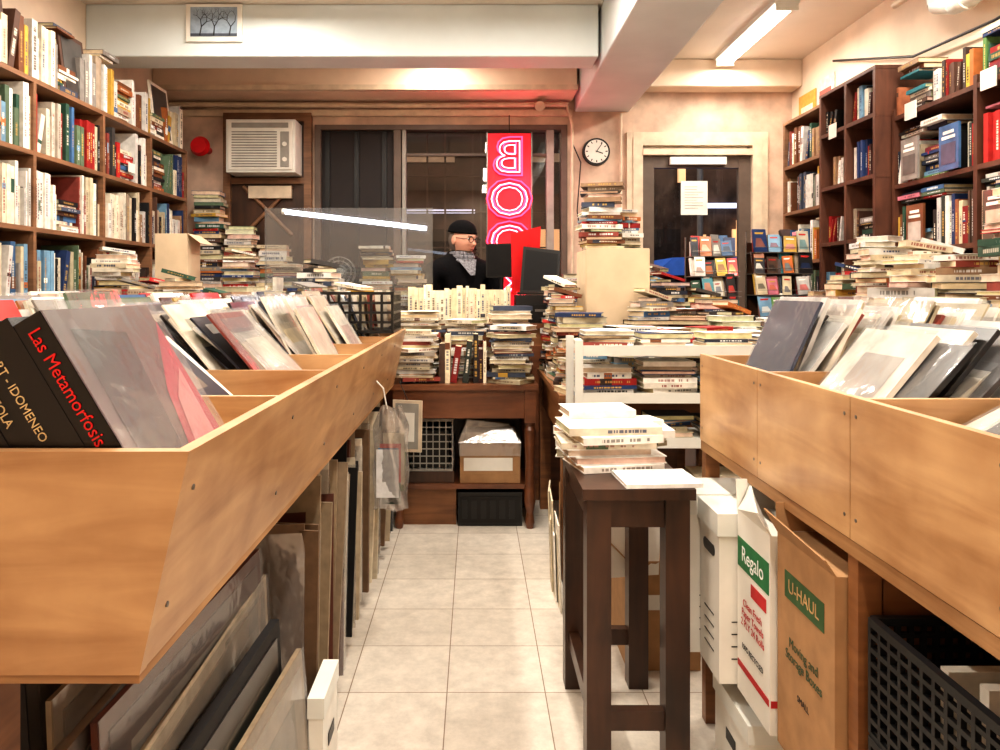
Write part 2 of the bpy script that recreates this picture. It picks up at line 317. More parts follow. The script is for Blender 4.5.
# AC + panel
mb=MB()
mb.box(-2.06,-1.34,6.13,YB-.002,2.63,2.70,'shelfwood');mb.box(-2.06,-2.0,6.13,YB-.002,1.0,2.63,'shelfwood');mb.box(-1.40,-1.34,6.13,YB-.002,1.0,2.63,'shelfwood')
mb.box(-2.0,-1.40,6.17,YB-.003,1.0,2.63,'darkwood'); mb.box(-2.0,-1.4,6.14,6.19,2.12,2.17,'shelfwood')
mb.cyl((-1.9,6.15,2.1),(-1.5,6.15,1.7),.015,mat='shelfwood');mb.cyl((-1.5,6.15,2.1),(-1.9,6.15,1.7),.015,mat='shelfwood'); mb.box(-1.85,-1.5,6.12,6.16,2.0,2.1,'cream')
mb.build('air_conditioner_panel')
mb=MB()
mb.box(-1.97,-1.42,5.93,6.168,2.18,2.60,'whitemetal'); mb.box(-1.95,-1.44,5.915,5.93,2.2,2.58,'white')
for i in range(14): mb.box(-1.92,-1.56,5.905,5.916,2.22+i*.021,2.229+i*.021,'greyp')
mb.box(-1.92,-1.47,5.908,5.916,2.53,2.57,'greyp'); mb.box(-1.535,-1.465,5.908,5.916,2.22,2.50,'greyp'); 
for z in(2.28,2.4): mb.cyl((-1.5,5.9,z),(-1.5,5.915,z),.018,mat='white')
mb.build('window_air_conditioner',bevel=.004)
# clock
mb=MB(); C=Vector((1.0,YB,2.39))
mb.cyl(C,C+Vector((0,-.035,0)),.115,.11,'black',n=32); mb.cyl(C+Vector((0,-.03,0)),C+Vector((0,-.037,0)),.096,.096,'white',n=32)
for i in range(12):
    a=i*math.pi/6; mb.box(-.004,.004,-.039,-.036,.072,.09,'black',M=T(C)@Ry(a))
mb.box(-.004,.004,-.041,-.038,-.01,.055,'black',M=T(C)@Ry(1.9)); mb.box(-.003,.003,-.042,-.039,-.01,.08,'black',M=T(C)@Ry(.6)); mb.build('wall_clock')
# neon sign (lit tubes; their red halo is made as a glowing board behind)
mb=MB(); X0=.28
for i,ch in enumerate('BOOK'):
    z=2.32-i*.345
    M=T((X0,6.10,z))@Rz(math.pi)@Rx(math.pi/2)@Matrix.Diagonal((1.08,1,1,1))
    mb.text(ch,.46,M,'neon',outline=True,bevel=.0065)
    mb.text(ch,.37,T((0,-.006,0))@M,'neonw',outline=True,bevel=.005)
mb.box(X0-.175,X0+.175,6.13,6.136,1.05,2.53,'signboard')
for x in(-.185,.18): mb.box(X0+x-.0,X0+x+.008,6.12,6.14,1.04,2.54,'metal')
mb.cyl((X0,6.125,2.53),(X0,6.14,2.68),.004,mat='black')
ob=mb.build('neon_sign')
l=bpy.data.lights.new('neon_glow','POINT'); l.energy=5; l.color=(1,.12,.22); l.shadow_soft_size=.12
lo=bpy.data.objects.new('neon_glow',l); lo.location=(X0+.1,6.02,2.15); bpy.context.scene.collection.objects.link(lo); lo.parent=ob
# hanging picture on beam
mb=MB(); mb.box(-1.86,-1.50,4.825,4.848,2.85,3.09,'white'); mb.box(-1.83,-1.53,4.822,4.826,2.88,3.07,'book',lin((150,165,180)))
def branch(x,z,a,l,w,d):
    x2,z2=x+math.sin(a)*l,z+math.cos(a)*l
    if x2<-1.82 or x2>-1.54 or z2>3.065: return
    mb.cyl((x,4.821,z),(x2,4.821,z2),w,w*.7,'black',n=5)
    if d:
        for q in (-1,1): branch(x2,z2,a+q*U(.3,.8),l*.75,w*.65,d-1)
for bx in(-1.77,-1.68,-1.58): branch(bx,2.885,U(-.2,.2),.06,.005,4)
mb.box(-1.83,-1.53,4.8205,4.8222,2.882,2.90,'book',lin((70,75,85)))
mb.build('framed_picture')
mb=MB(); mb.box(XR-.008,XR-.002,5.75,6.05,2.35,2.8,'book',lin((220,150,70))); mb.box(XR-.011,XR-.008,5.8,6.0,2.45,2.7,'book',lin((235,215,185)))
mb.box(XR-.008,XR-.002,5.45,5.72,2.56,2.84,'book',lin((225,195,185))); mb.box(XR-.011,XR-.008,5.5,5.68,2.6,2.75,'book',lin((190,90,80))); mb.build('wall_poster')
mb=MB(); mb.path([(2.5,3.0,2.74),(2.5,3.9,2.74),(2.51,4.06,2.80),(2.51,4.1,3.08)],.055,'whitemetal',n=14); mb.path([(2.46,3.0,2.92),(2.46,4.4,2.92)],.02,'cream')
for y in (3.3,3.8): mb.cyl((2.5,y,2.74),(2.5,y+.03,2.74),.065,mat='white')
mb.path([(2.56,3.0,2.6),(2.56,3.7,2.58),(2.57,4.4,2.62),(2.58,5.4,2.9)],.008,'black',n=6)
mb.build('steam_pipe')
mb=MB(); mb.cyl((-2.2,6.0,2.4),(-2.2,5.96,2.4),.08,.06,'redp',n=24); mb.cyl((-2.2,6.2,2.4),(-2.2,6.0,2.4),.03,mat='redp'); mb.build('alarm_bell')
def fixture(x,y0,y1,pw):
    mb=MB(); mb.box(x-.08,x+.08,y0,y1,ZC-.03,ZC,'whitemetal')
    for dx in(-.035,.035): mb.cyl((x+dx,y0+.02,ZC-.05),(x+dx,y1-.02,ZC-.05),.016,mat='tube')
    for y in(y0,y1-.02): mb.box(x-.07,x+.07,y,y+.02,ZC-.075,ZC-.03,'whitemetal')
    ob=mb.build('fluorescent_light')
    l=bpy.data.lights.new('tube_light','AREA'); l.shape='RECTANGLE'; l.size=.14; l.size_y=y1-y0; l.energy=pw; l.color=(1,.92,.82)
    lo=bpy.data.objects.new('tube_light',l); lo.location=(x,(y0+y1)/2,ZC-.085); bpy.context.scene.collection.objects.link(lo); lo.parent=ob
k=.98
fixture(1.98,4.75,5.95,28*k)
fixture(-1.3,3.3,4.5,46*k); fixture(.2,2.9,4.1,50*k); fixture(1.95,2.6,3.8,36*k); fixture(-1.3,.9,2.1,38*k); fixture(.2,.4,1.6,42*k); fixture(1.95,.4,1.6,30*k); fixture(-.3,5.25,5.75,11*k); fixture(.2,-1.1,-.1,20*k)  # the short fixture above the clerk is added to light his face
for nm,lc,e,cc in(('street_lamp_light',(-1,10,4),200,(1,.8,.6)),('street_lamp_light',(1.9,6.8,3.2),150,(.9,.95,1)),('street_lamp_light',(4,11,3.8),120,(1,.85,.7))):  # fill lights added outside to brighten the facade and the parked car
    pl=bpy.data.lights.new(nm,'POINT'); pl.energy=e; pl.color=cc; pl.shadow_soft_size=.2; po=bpy.data.objects.new(nm,pl); po.location=lc; bpy.context.scene.collection.objects.link(po)

# ------------------------------------------------------------------ bookcases
def case(name,side,xf,xb,y0,y1,zs,ztop,ups,mat):
    mb=MB(); a,b_=min(xf,xb),max(xf,xb)
    for u in ups: mb.box(a,b_,u-.013,u+.013,0,ztop,mat)
    for i,z in enumerate(zs): mb.box(a+.001,b_-.0,y0,y1,z-.024,z,mat)
    mb.box(*( (xb-.012,xb) if side>0 else (xb,xb+.012)),y0,y1,0,ztop,mat)
    mb.box(a+.002,b_,y0,y1,0,.08,mat)
    return mb.build(name)
LZ=[.1,.46,.82,1.19,1.565,1.945,2.31]
ups=[2.2,2.95,3.75,4.45,5.1,5.72]
case('bookcase',-1,-2.2,XL+.002,2.2,5.72,LZ,2.31,ups,'shelfwood')
mb=MB()
for j,z in enumerate(LZ):
    if z<.8: continue
    for a,b_ in zip(ups[:-1],ups[1:]):
        M=BM((-2.205,a+.016,z+.001),(0,1,0),(-1,0,0))
        if z>2.3: row(mb,M,b_-a-.03,.33,.27,LIGHT+PAL[12:20],hmin=.6,gap=.02,tr=(.015,.05),lean=.15,lay=.05,top=.25)
        else: row(mb,M,b_-a-.03,.33,.27,PAL+LIGHT,hmin=.55,gap=.01,lean=.05,lay=.03)
for y,w,h in((3.35,.22,.32),(4.05,.26,.36),(5.2,.3,.4),(2.7,.3,.42)):
    M=T((-2.215,y,2.312))@Ry(-.12); mb.box(-.012,0,0,w,0,h,'book',random.choice([LIGHT[3],PAL[17],LIGHT[1]]),M); mb.box(0,.002,.025,w-.025,.025,h-.025,'glossy',random.choice([PAL[19],PAL[3],PAL[22]]),M)
mb.build('shelved_books')
mb=MB()
for y in (2.75,3.2,4.75): mb.box(-2.198,-2.192,y,y+.09,1.6 if y<4 else 2.0,1.66 if y<4 else 2.06,'white')
mb.build('shelf_label')
def rrow(mb,y1,y0,xf,z,h,**k): row(mb,BM((xf+.006,y1-.016,z+.001),(0,-1,0),(1,0,0)),y1-y0-.03,h,.26,**k)
RZ=[.1,.45,.8,1.12,1.46,1.82,2.16]
case('bookcase',1,2.3,XR-.002,4.86,5.6,RZ,2.47,[4.875,5.587],'shelfwood'); simple('shelf_top_board',[(2.3,XR-.002,4.86,5.6,2.47,2.49,'shelfwood')])
case('bookcase',1,2.22,XR-.002,4.16,4.84,[.1,.5,.85,1.2,1.55,1.9,2.24],2.48,[4.175,4.5,4.825],'darkred'); simple('shelf_top_board',[(2.22,XR-.002,4.16,4.84,2.48,2.50,'darkred')])
case('bookcase',1,2.3,XR-.002,2.1,4.14,[.1,.42,.78,1.12,1.47,1.825,2.2],2.24,[2.1,2.8,3.45,4.125],'darkred')
mb=MB()
for z in RZ[2:]: rrow(mb,5.58,4.88,2.3,z,.27,pal=PAL+LIGHT,hmin=.7,top=.4)
for z in [.85,1.2,1.55,1.9,2.24]:
    for a,b_ in((4.82,4.51),(4.49,4.18)): rrow(mb,a,b_,2.24,z,.22,pal=PAL+DARK,gap=.12,lean=.3,lay=.08)
for z in [.78,1.12,1.47,1.825,2.2]:
    for a,b_ in((4.12,3.46),(3.44,2.81),(2.79,2.11)): rrow(mb,a,b_,2.3,z,.25 if z<2 else .2,pal=PAL+MAGS+DARK,gap=.01,lean=.12,lay=.08,top=.6 if z<2 else .5,tr=(.008,.032),hmin=.7)
for (y,z) in((3.95,1.83),(3.62,1.83),(3.3,1.475),(3.9,1.475),(4.6,1.2),(2.95,1.83)):
    cc=random.choice(PAL); mb.box(2.285,2.297,y-.075,y+.075,z,z+.22,'glossy',cc); 
    mb.box(2.283,2.285,y-.055,y+.055,z+.03,z+.13,'glossy',mixc(cc,random.choice(PAL),.6)); mb.box(2.283,2.285,y-.05,y+.05,z+.15,z+.165,'glossy',LIGHT[0]);mb.box(2.283,2.285,y-.04,y+.04,z+.175,z+.19,'glossy',LIGHT[0])
mb.build('shelved_books')
mb=MB()
for y,z in((3.9,2.15),(3.3,2.15),(3.1,1.78),(4.6,2.19)): mb.box(2.215 if y>4.15 else 2.29,2.218 if y>4.15 else 2.297,y,y+.1,z,z+.09,'white')
mb.build('shelf_label')

# ------------------------------------------------------------------ LEFT RECORD BIN
mb=MB(); XB0,XB1=-1.5,-.345; ZR=1.055; ZB=.785; YA,YE=.905,3.75; xs=-.405; t=.02
mb.hexa([(xs-t,YA+t,ZB+.001),(xs-.0006,YA+t,ZB+.001),(xs-.0006,YE-t,ZB+.001),(xs-t,YE-t,ZB+.001),(XB1-t,YA+t,ZR-.0006),(XB1-.0006,YA+t,ZR-.0006),(XB1-.0006,YE-t,ZR-.0006),(XB1-t,YE-t,ZR-.0006)],'ply')
mb.hexa([(XB0-.0,YA,ZB),(xs,YA,ZB),(xs,YA+t,ZB),(XB0,YA+t,ZB),(XB0-.03,YA,ZR),(XB1,YA,ZR),(XB1,YA+t,ZR),(XB0-.03,YA+t,ZR)],'ply')
mb.hexa([(XB0-.0,YE-t,ZB),(xs,YE-t,ZB),(xs,YE,ZB),(XB0,YE,ZB),(XB0-.03,YE-t,ZR),(XB1,YE-t,ZR),(XB1,YE,ZR),(XB0-.03,YE,ZR)],'ply')
mb.box(XB0-.03,XB0,YA+t,YE-t,ZB,ZR-.001,'ply'); mb.box(XB0,xs-.001,YA+.003,YE-.003,ZB-.012,ZB+.005,'plyedge'); mb.box(XB0,-.385,YA+t,YE-t,.93,.945,'ply')
DV=[1.46,1.93,2.4,2.87,3.33]
for y in DV: mb.hexa([(XB0,y,.945),(-.395,y,.945),(-.395,y+.016,.945),(XB0,y+.016,.945),(XB0,y,ZR-.012),(XB1-t,y,ZR-.012),(XB1-t,y+.016,ZR-.012),(XB0,y+.016,ZR-.012)],'ply')
mb.box(-.95,-.93,YA+t,YE-t,.945,ZR-.015,'ply')
for x in(-.655,-1.45):
    for y in(YA+.03,2.1,YE-.1): mb.box(x,x+.055,y,y+.055,0,ZB-.012,'oak')
mb.box(-1.45,-.5,YA+.03,YE-.05,.06,.08,'oak'); mb.box(-1.47,-1.45,YA+.03,YE,.06,ZB-.012,'darkwood'); mb.box(-1.45,-.5,YE-.06,YE-.045,.0,ZB-.012,'darkwood')
# screw heads along the rim board
for y in(.95,1.47,1.94,2.41,2.88,3.34): 
    for q in(.25,.8): xx=xs+(XB1-xs)*q; mb.cyl((xx-.002,y,ZB+.27*q),(xx+.0012,y,ZB+.27*q-.0003),.004,mat='metal',n=8)
mb.build('record_bin')
mb=MB()
BLK=lin((16,14,14)); GOLD=lin((205,178,130)); RED=lin((215,28,28))
a=math.radians(31); xb=-.378; y0=.932
sets=[(.038,BLK,RED,'Las Metamorfosis',.295),(.026,lin((20,18,18)),GOLD,'',.292),(.028,lin((24,22,22)),GOLD,'MOZART - IDOMENEO',.285),(.028,BLK,GOLD,'CENERENTOLA',.278),(.03,lin((26,22,22)),GOLD,'GENOVEVO',.27),(.026,lin((30,30,34)),GOLD,'VERDI',.26)]
for tt,cc,tcx,s,h in sets:
    xb-=tt/math.cos(a)
    M=T((xb,y0,.952))@Ry(-a)
    mb.box(0,tt,0,.30,0,h,'gloss_plain',cc,M)
    if s: mb.text(s,tt*(.62 if s[0]=='L' else .56),M@T((tt*.5,-.0012,h*(.66 if s[0]=='L' else .7)))@Matrix(((0,1,0,0),(0,0,-1,0),(-1,0,0,0),(0,0,0,1))),'gloss_plain',tcx)
    if s.startswith('Las'):
        mb.quad([(tt+.001,.0,.0),(tt+.001,.3,.0),(tt+.001,.3,h),(tt+.001,.0,h)],'gloss_plain',lin((92,74,72)),M)
        mb.quad([(tt+.002,.15,.01),(tt+.002,.3,.01),(tt+.002,.3,h*.9),(tt+.002,.20,h*.5)],'gloss_plain',lin((170,44,66)),M)
        mb.quad([(tt+.003,.19,.06),(tt+.003,.27,.04),(tt+.003,.28,h*.6),(tt+.003,.22,h*.45)],'gloss_plain',lin((205,130,130)),M)
        mb.quad([(tt+.002,.03,.05),(tt+.002,.14,.03),(tt+.002,.18,h*.85),(tt+.002,.04,h*.9)],'gloss_plain',lin((40,34,36)),M)
        mb.quad([(tt+.006,-.006,-.004),(tt+.006,.315,-.004),(tt+.006,.315,h+.01),(tt+.006,-.006,h+.01)],'plastic',(1,1,1),M)
    y0+=U(-.002,.004)
lprow(mb,-.97,-1.38,.95,.36,.945,.5,-1,(.01,.03),DARK+LIGHT[:4],(.24,.31))
for i,y in enumerate([1.49,1.96,2.43,2.90,3.36]):
    e=[-.55,-.50,-.47,-.46,-.45][i]
    pal=LIGHT+[BLK] if i else LIGHT[:6]+[BLK,lin((60,60,64)),LIGHT[6]]
    lprow(mb,e,-.90,y,.36,.945,[.98,.75,.62,.55,.5][i],-1,(.004,.010),pal+PAL[6:9],(.25,.315) if i else (.26,.30),.16,.35,.6)
    lprow(mb,-.98,-1.42,y,.36,.945,.5,-1,(.004,.012),LIGHT+PAL,(.26,.31),.15)
mb.build('vinyl_records')
def crate(name,x0,x1,y0,y1,z0,z1,mat,n=6,m=4,r=.006):
    mb=MB(); mb.box(x0,x1,y0,y1,z0,z0+.008,mat)
    def wall(ax,c,a,b_,k):
        for i in range(k+1):
            u=a+(b_-a)*i/k
            if ax=='y': mb.box(u-r/2,u+r/2,c-r/2,c+r/2,z0,z1,mat)
            else: mb.box(c-r/2,c+r/2,u-r/2,u+r/2,z0,z1,mat)
        for j in range(m+1):
            z=z0+(z1-z0)*j/m; w=r if j<m else .014
            if ax=='y': mb.box(a,b_,c-w/2,c+w/2,z-w/2,z+w/2,mat)
            else: mb.box(c-w/2,c+w/2,a,b_,z-w/2,z+w/2,mat)
    wall('y',y0,x0,x1,n);wall('y',y1,x0,x1,n);wall('x',x0,y0,y1,n);wall('x',x1,y0,y1,n)
    return mb
c_=crate('',-.80,-.37,3.36,3.68,1.062,1.235,'blackplastic',9,4,.012); lprow(c_,-.42,-.74,3.38,.26,1.067,.1,-1,(.004,.02),LIGHT,(.12,.19)); c_.build('plastic_crate')
# frames under left bin
mb=MB(); 
FP=[lin(c) for c in [(166,150,126),(140,122,98),(196,182,158),(104,80,58),(36,30,28),(206,196,178),(20,18,18),(136,118,96),(184,172,150),(84,44,30)]]
hs=[.30,.40,.44,.42,.52,.50,.57,.54,.60,.58,.62,.55,.64,.6,.66,.64]
x=-.435
for i,h in enumerate(hs):
    tt=[.012,.02,.006,.016,.01,.022,.008][i%7]; w=U(.6,.85); cc=FP[[1,6,2,0,9,3,7,2,4,5,6,1,8,4,0,3][i]]
    M=T((x-tt,1.0+U(0,.22),.085))@Rz(U(-.06,.04))@Ry(-U(.03,.10))
    mb.box(0,tt,0,w,0,h,'book',cc,M); c5=mixc(cc,random.choice(FP),.5)
    mb.box(tt,tt+.003,.03,w-.03,.03,h-.03,'glossy',c5,M); mb.box(tt+.003,tt+.0035,.09,w-.09,.08,h-.08,'glossy',mixc(c5,random.choice(DARK),.5),M)
    if R()<.5: mb.quad([(tt+.005,-.004,0),(tt+.005,w+.004,0),(tt+.005,w+.004,h+.004),(tt+.005,-.004,h+.004)],'plastic',(1,1,1),M)
    x-=tt+U(.005,.018)
y=1.93
while y<3.62:
    tt=U(.005,.022); h=U(.50,.68); w=U(.45,.75); cc=random.choice(FP); lean=U(.02,.2)
    M=T((-.425+U(-.04,.03),y,.085))@Rz(math.pi/2+U(-.16,.18))@Ry(lean)
    h=min(h,.67/math.cos(lean))
    mb.box(0,tt,0,w,0,h,'book',cc,M)
    if R()<.5:
        c2=random.choice(FP); b_=.03
        mb.box(-.004,0,b_,w-b_,b_,h-b_,'glossy',c2,M)
    if R()<.4: mb.box(-.002,tt+.002,-.003,w*.6,0,h*.96,'plastic',(1,1,1),M)
    y+=tt+U(.003,.03)
mb.build('stored_picture_frames')
mb=MB()
mb.box(-.40,-.365,1.80,1.99,.0,.27,'white');mb.box(-.403,-.361,1.798,1.992,.22,.27,'whitemetal'); mb.box(-.364,-.362,1.86,1.93,.12,.15,'black')
mb.build('file_box')
mb=MB(); nx,nz=16,26; vs=[];fs=[]
for s_ in(0,1):
    for j in range(nz+1):
        for i in range(nx+1):
            u,v=i/nx,j/nz
            bul=(.028*math.sin(math.pi*u)*math.sin(math.pi*min(1,v*1.05))+.006*math.sin(9*u+5*v*(1+s_)))*(1 if s_ else -1)
            wd=.135*(1-.35*max(0,v-.8)/.2)
            vs.append((-.325+wd*(u-.5)+.004*math.sin(14*v+3*u),2.9+bul+U(-.002,.002),.40+.40*v+.006*math.sin(8*u)))
N=(nx+1)*(nz+1)
for s_ in(0,1):
    for j in range(nz):
        for i in range(nx):
            p=s_*N+j*(nx+1)+i; fs.append((p,p+1,p+nx+2,p+nx+1))
mb.add(vs,fs,'bag',smooth=True)
for k2 in range(6): 
    xx=-.38+k2*.006; mb.box(xx,xx+U(.06,.09),2.886+k2*.004,2.8875+k2*.004,.42+U(0,.12),.60+U(0,.15),'book',[lin((215,215,215)),lin((70,110,150)),lin((200,80,80)),lin((50,60,50)),lin((205,195,170)),lin((110,130,80))][k2])
mb.path([(-.34,2.9,.79),(-.355,2.9,.87),(-.383,2.9,.90)],.003,'white')
mb.build('plastic_bag')
mb=MB()
M=T((-.335,3.66,.46))@Rz(-.25)@Rx(-.05)
mb.box(-.075,.075,0,.015,0,.25,'cream',M=M); mb.box(-.06,.06,-.002,0,.015,.235,'greyp',M=M); mb.box(-.04,.04,-.004,-.002,.05,.19,'white',M=M); mb.cyl((-.0,.008,.25),(-.05,.02,.34),.002,mat='black',M=M)
mb.build('framed_print')

# ------------------------------------------------------------------ RIGHT RECORD BINS
mb=MB(); X0=.66; X1=1.32; ZR=1.063; ZB=.812; ys=[.50,.92,1.32,1.755,2.2]; t=.016
for a_,b_ in zip(ys[:-1],ys[1:]):
    mb.box(X0,X0+t,a_+.0012,b_-.0012,ZB,ZR,'ply'); mb.box(X1-t,X1,a_+.009,b_-.009,ZB,ZR,'ply')
    mb.box(X0+t,X1-t,a_+.009,b_-.009,ZB,ZB+.01,'ply'); mb.box(X0+t,X1-t,a_+.009,b_-.009,.935,.945,'ply')
    for yy in(a_+.02,b_-.02):
        for zz in(.85,1.03): mb.cyl((X0-.0008,yy,zz),(X0+.002,yy,zz),.0035,mat='metal',n=8)
for y in ys: mb.box(X0+t,X1-.001,y-.008,y+.008,ZB,ZR-.004,'ply')
mb.box(X0+.002,X1,.5,2.2,ZB-.03,ZB-.002,'plyedge')
for y in(.5,1.30,2.16): 
    mb.box(X0+.004,X0+.045,y,y+.035,0,ZB-.03,'oak'); mb.box(X1-.045,X1-.012,y,y+.035,0,ZB-.03,'oak')
mb.box(X0+.045,X1-.05,.5,2.2,.27,.288,'oak'); mb.box(X1-.01,X1,.5,2.2,0,ZB-.03,'darkwood'); mb.box(X0+.05,X1-.05,1.305,1.32,.29,ZB-.03,'oak'); mb.box(X0+.02,X0+.045,.535,2.16,.268,.288,'oak')
mb.build('record_bin')
mb=MB()
lprow(mb,.72,.95,.955,.33,.945,1.05,1,(.004,.007),[LIGHT[0],LIGHT[4],LIGHT[5],LIGHT[10],BLK],(.22,.25),.05,.15,.8)
lprow(mb,.98,1.2,.955,.33,.945,.8,1,(.004,.012),LIGHT+[BLK],(.24,.28))
lprow(mb,.72,1.12,1.35,.36,.945,.78,1,(.004,.012),[LIGHT[0],LIGHT[5],LIGHT[1],LIGHT[4],LIGHT[10],BLK,BLK,lin((80,76,76))],(.25,.29),.12,.3,.8)
lprow(mb,.71,1.2,1.79,.36,.945,.5,1,(.004,.012),LIGHT+[BLK,BLK],(.26,.30),.12,.25,.7)
lprow(mb,.72,1.15,.53,.33,.945,.5,1,(.004,.012),LIGHT,(.24,.26),.05)
mb.build('vinyl_records')
GRN=lin((40,110,64)); RD=lin((180,44,44)); BK=lin((30,28,30))
XF=Matrix(((0,0,-1,0),(-1,0,0,0),(0,1,0,0),(0,0,0,1)))
def facetext(mb,s,size,x,y,z,col): mb.text(s,size,T((x,y,z))@XF,'book',col,.0003)
mb=MB()
def banker(mb,x0,x1,y0,y1,z0,z1):
    mb.box(x0,x1,y0,y1,z0,z1,'white'); mb.box(x0-.006,x1+.006,y0-.006,y1+.006,z1-.05,z1+.006,'whitemetal')
    mb.cyl((x0-.002,(y0+y1)/2-.03,z1-.10),(x0+.001,(y0+y1)/2-.03,z1-.10),.014,mat='black'); mb.cyl((x0-.002,(y0+y1)/2+.03,z1-.10),(x0+.001,(y0+y1)/2+.03,z1-.10),.014,mat='black'); mb.box(x0-.002,x0,(y0+y1)/2-.03,(y0+y1)/2+.03,z1-.114,z1-.086,'black')
    xm=x0+.12
    mb.box(xm-.03,xm+.03,y0-.002,y0,z1-.114,z1-.086,'black')
    for k in range(4): mb.box(x0-.001,x0,y0+.04,y1-.04,z0+.06+k*.03,z0+.063+k*.03,'black'); mb.box(x0+.03,x0+.15,y0-.001,y0,z0+.06+k*.03,z0+.063+k*.03,'black')
banker(mb,.565,.95,1.99,2.15,.289,.705); mb.build('banker_box',bevel=.002)
mb=MB(); banker(mb,.595,.98,1.828,1.982,.289,.70); mb.build('banker_box',bevel=.002)
mb=MB()
x0,x1,ya,yb,z0,z1=.635,.99,1.615,1.815,.289,.72
mb.box(x0,x1,ya,yb,z0,z1,'white')
mb.hexa([(x0,ya,z1),(x0+.004,ya,z1),(x0+.004,yb,z1),(x0,yb,z1),(x0-.03,ya,z1+.05),(x0-.026,ya,z1+.05),(x0+.03,yb,z1+.06),(x0+.034,yb,z1+.06)],'white')
mb.hexa([(x0,yb,z1),(x1,yb,z1),(x1,yb+.003,z1),(x0,yb+.003,z1),(x0,yb+.01,z1+.07),(x1,yb+.01,z1+.07),(x1,yb+.013,z1+.07),(x0,yb+.013,z1+.07)],'white')
mb.box(x0-.001,x0,ya+.005,yb-.005,z0+.30,z0+.37,'book',GRN); facetext(mb,'Regalo',.05,x0-.0016,(ya+yb)/2,z0+.335,lin((230,230,225)))
mb.box(x0-.001,x0,ya+.005,yb-.005,z0+.06,z0+.075,'book',RD); mb.box(x0+.002,x1,ya-.001,ya,z0+.06,z0+.075,'book',RD)
facetext(mb,'Clean Fresh\nPaper Towels\n2 PLY 24 Rolls',.024,x0-.0016,(ya+yb)/2,z0+.2,RD); facetext(mb,'100% RECYCLED',.018,x0-.0016,(ya+yb)/2,z0+.12,BK)
mb.box(x0-.001,x0,ya+.02,yb-.09,z0+.255,z0+.285,'book',RD)
mb.build('carton',bevel=.002)
mb=MB()
x0,x1,ya,yb,z0,z1=.645,1.05,1.345,1.60,.289,.735
mb.box(x0,x1,ya,yb,z0,z1,'cardboard')
mb.hexa([(x0,ya,z1),(x0+.004,ya,z1),(x0+.004,yb,z1),(x0,yb,z1),(x0-.02,ya,z1+.03),(x0-.016,ya,z1+.03),(x0-.026,yb,z1+.05),(x0-.03,yb,z1+.05)],'cardboard')
mb.hexa([(x0,yb,z1),(x1,yb,z1),(x1,yb+.003,z1),(x0,yb+.003,z1),(x0,yb+.008,z1+.06),(x1,yb+.008,z1+.06),(x1,yb+.011,z1+.06),(x0,yb+.011,z1+.06)],'cardboard')
mb.box(x0-.001,x0,ya+.04,yb-.04,z1-.12,z1-.065,'book',lin((62,92,56))); facetext(mb,'U-HAUL',.038,x0-.0016,(ya+yb)/2,z1-.093,lin((190,152,106)))
facetext(mb,'Moving and\nStorage Boxes',.028,x0-.0016,(ya+yb)/2,z1-.22,lin((54,76,50))); facetext(mb,'SMALL',.018,x0-.0016,(ya+yb)/2,z1-.3,BK)
mb.build('cardboard_box',bevel=.002)
mb=MB(); mb.box(.64,.95,1.75,2.0,0.001,.23,'white'); mb.box(.635,.955,1.745,2.005,.19,.235,'whitemetal'); mb.box(.638,.64,1.84,1.91,.11,.14,'black'); mb.build('banker_box',bevel=.002)
c_=crate('',.672,1.02,.80,1.27,.50,.69,'blackplastic',16,8,.009)
for yy in(.86,.95,1.05,1.14): c_.box(.72,1.0,yy,yy+.02,.51,.66+U(0,.03),'book',random.choice(LIGHT))
c_.build('milk_crate')
c_=crate('',.672,1.02,.80,1.27,.289,.49,'blackplastic',16,8,.009); c_.box(.70,1.0,.83,1.24,.30,.46,'black'); c_.build('milk_crate')

# ------------------------------------------------------------------ small table, right aisle
def legtable(mb,x0,x1,y0,y1,z,mat,lw=.05,ap=.09,str_=.12,turn=False):
    mb.box(x0,x1,y0,y1,z-.028,z,mat)
    i=.012
    for x in(x0+i,x1-i-lw):
        for y in(y0+i,y1-i-lw):
            if not turn: mb.box(x,x+lw,y,y+lw,0,z-.028,mat)
            else:
                cx,cy=x+lw/2,y+lw/2; mb.box(x,x+lw,y,y+lw,z-.2,z-.028,mat)
                prof=[(.0,.3),(.03,.42),(.08,.3),(.14,.5),(.35,.38),(z-.24,.5),(z-.22,.35),(z-.2,.5)]
                for p,q in zip(prof[:-1],prof[1:]): mb.cyl((cx,cy,p[0]),(cx,cy,q[0]),p[1]*lw,q[1]*lw,mat,n=14)
    e=lw*.2
    mb.box(x0+i+lw,x1-i-lw,y0+i+e,y0+i+e+.02,z-.028-ap,z-.028,mat);mb.box(x0+i+lw,x1-i-lw,y1-i-e-.02,y1-i-e,z-.028-ap,z-.028,mat)
    mb.box(x0+i+e,x0+i+e+.02,y0+i+lw,y1-i-lw,z-.028-ap,z-.028,mat);mb.box(x1-i-e-.02,x1-i-e,y0+i+lw,y1-i-lw,z-.028-ap,z-.028,mat)
    if str_:
        mb.box(x0+i+lw,x1-i-lw,y0+i+e,y0+i+e+.03,str_,str_+.05,mat);mb.box(x0+i+lw,x1-i-lw,y1-i-e-.03,y1-i-e,str_,str_+.05,mat);mb.box(x0+i+e,x0+i+e+.03,y0+i+lw,y1-i-lw,str_,str_+.05,mat)
mb=MB(); legtable(mb,.27,.555,1.88,2.42,.75,'darkwood',.062,.075,.13); mb.build('side_table')
mb=MB()
stack(mb,.46,1.975,.751,.008,.1,[lin((130,165,190)),LIGHT[5]],(.18,.20),(.010,.012),.2,False)
stack(mb,.385,2.15,.751,.105,.05,LIGHT[:6]+LIGHT[:4],(.21,.27),(.012,.024),.35,False)
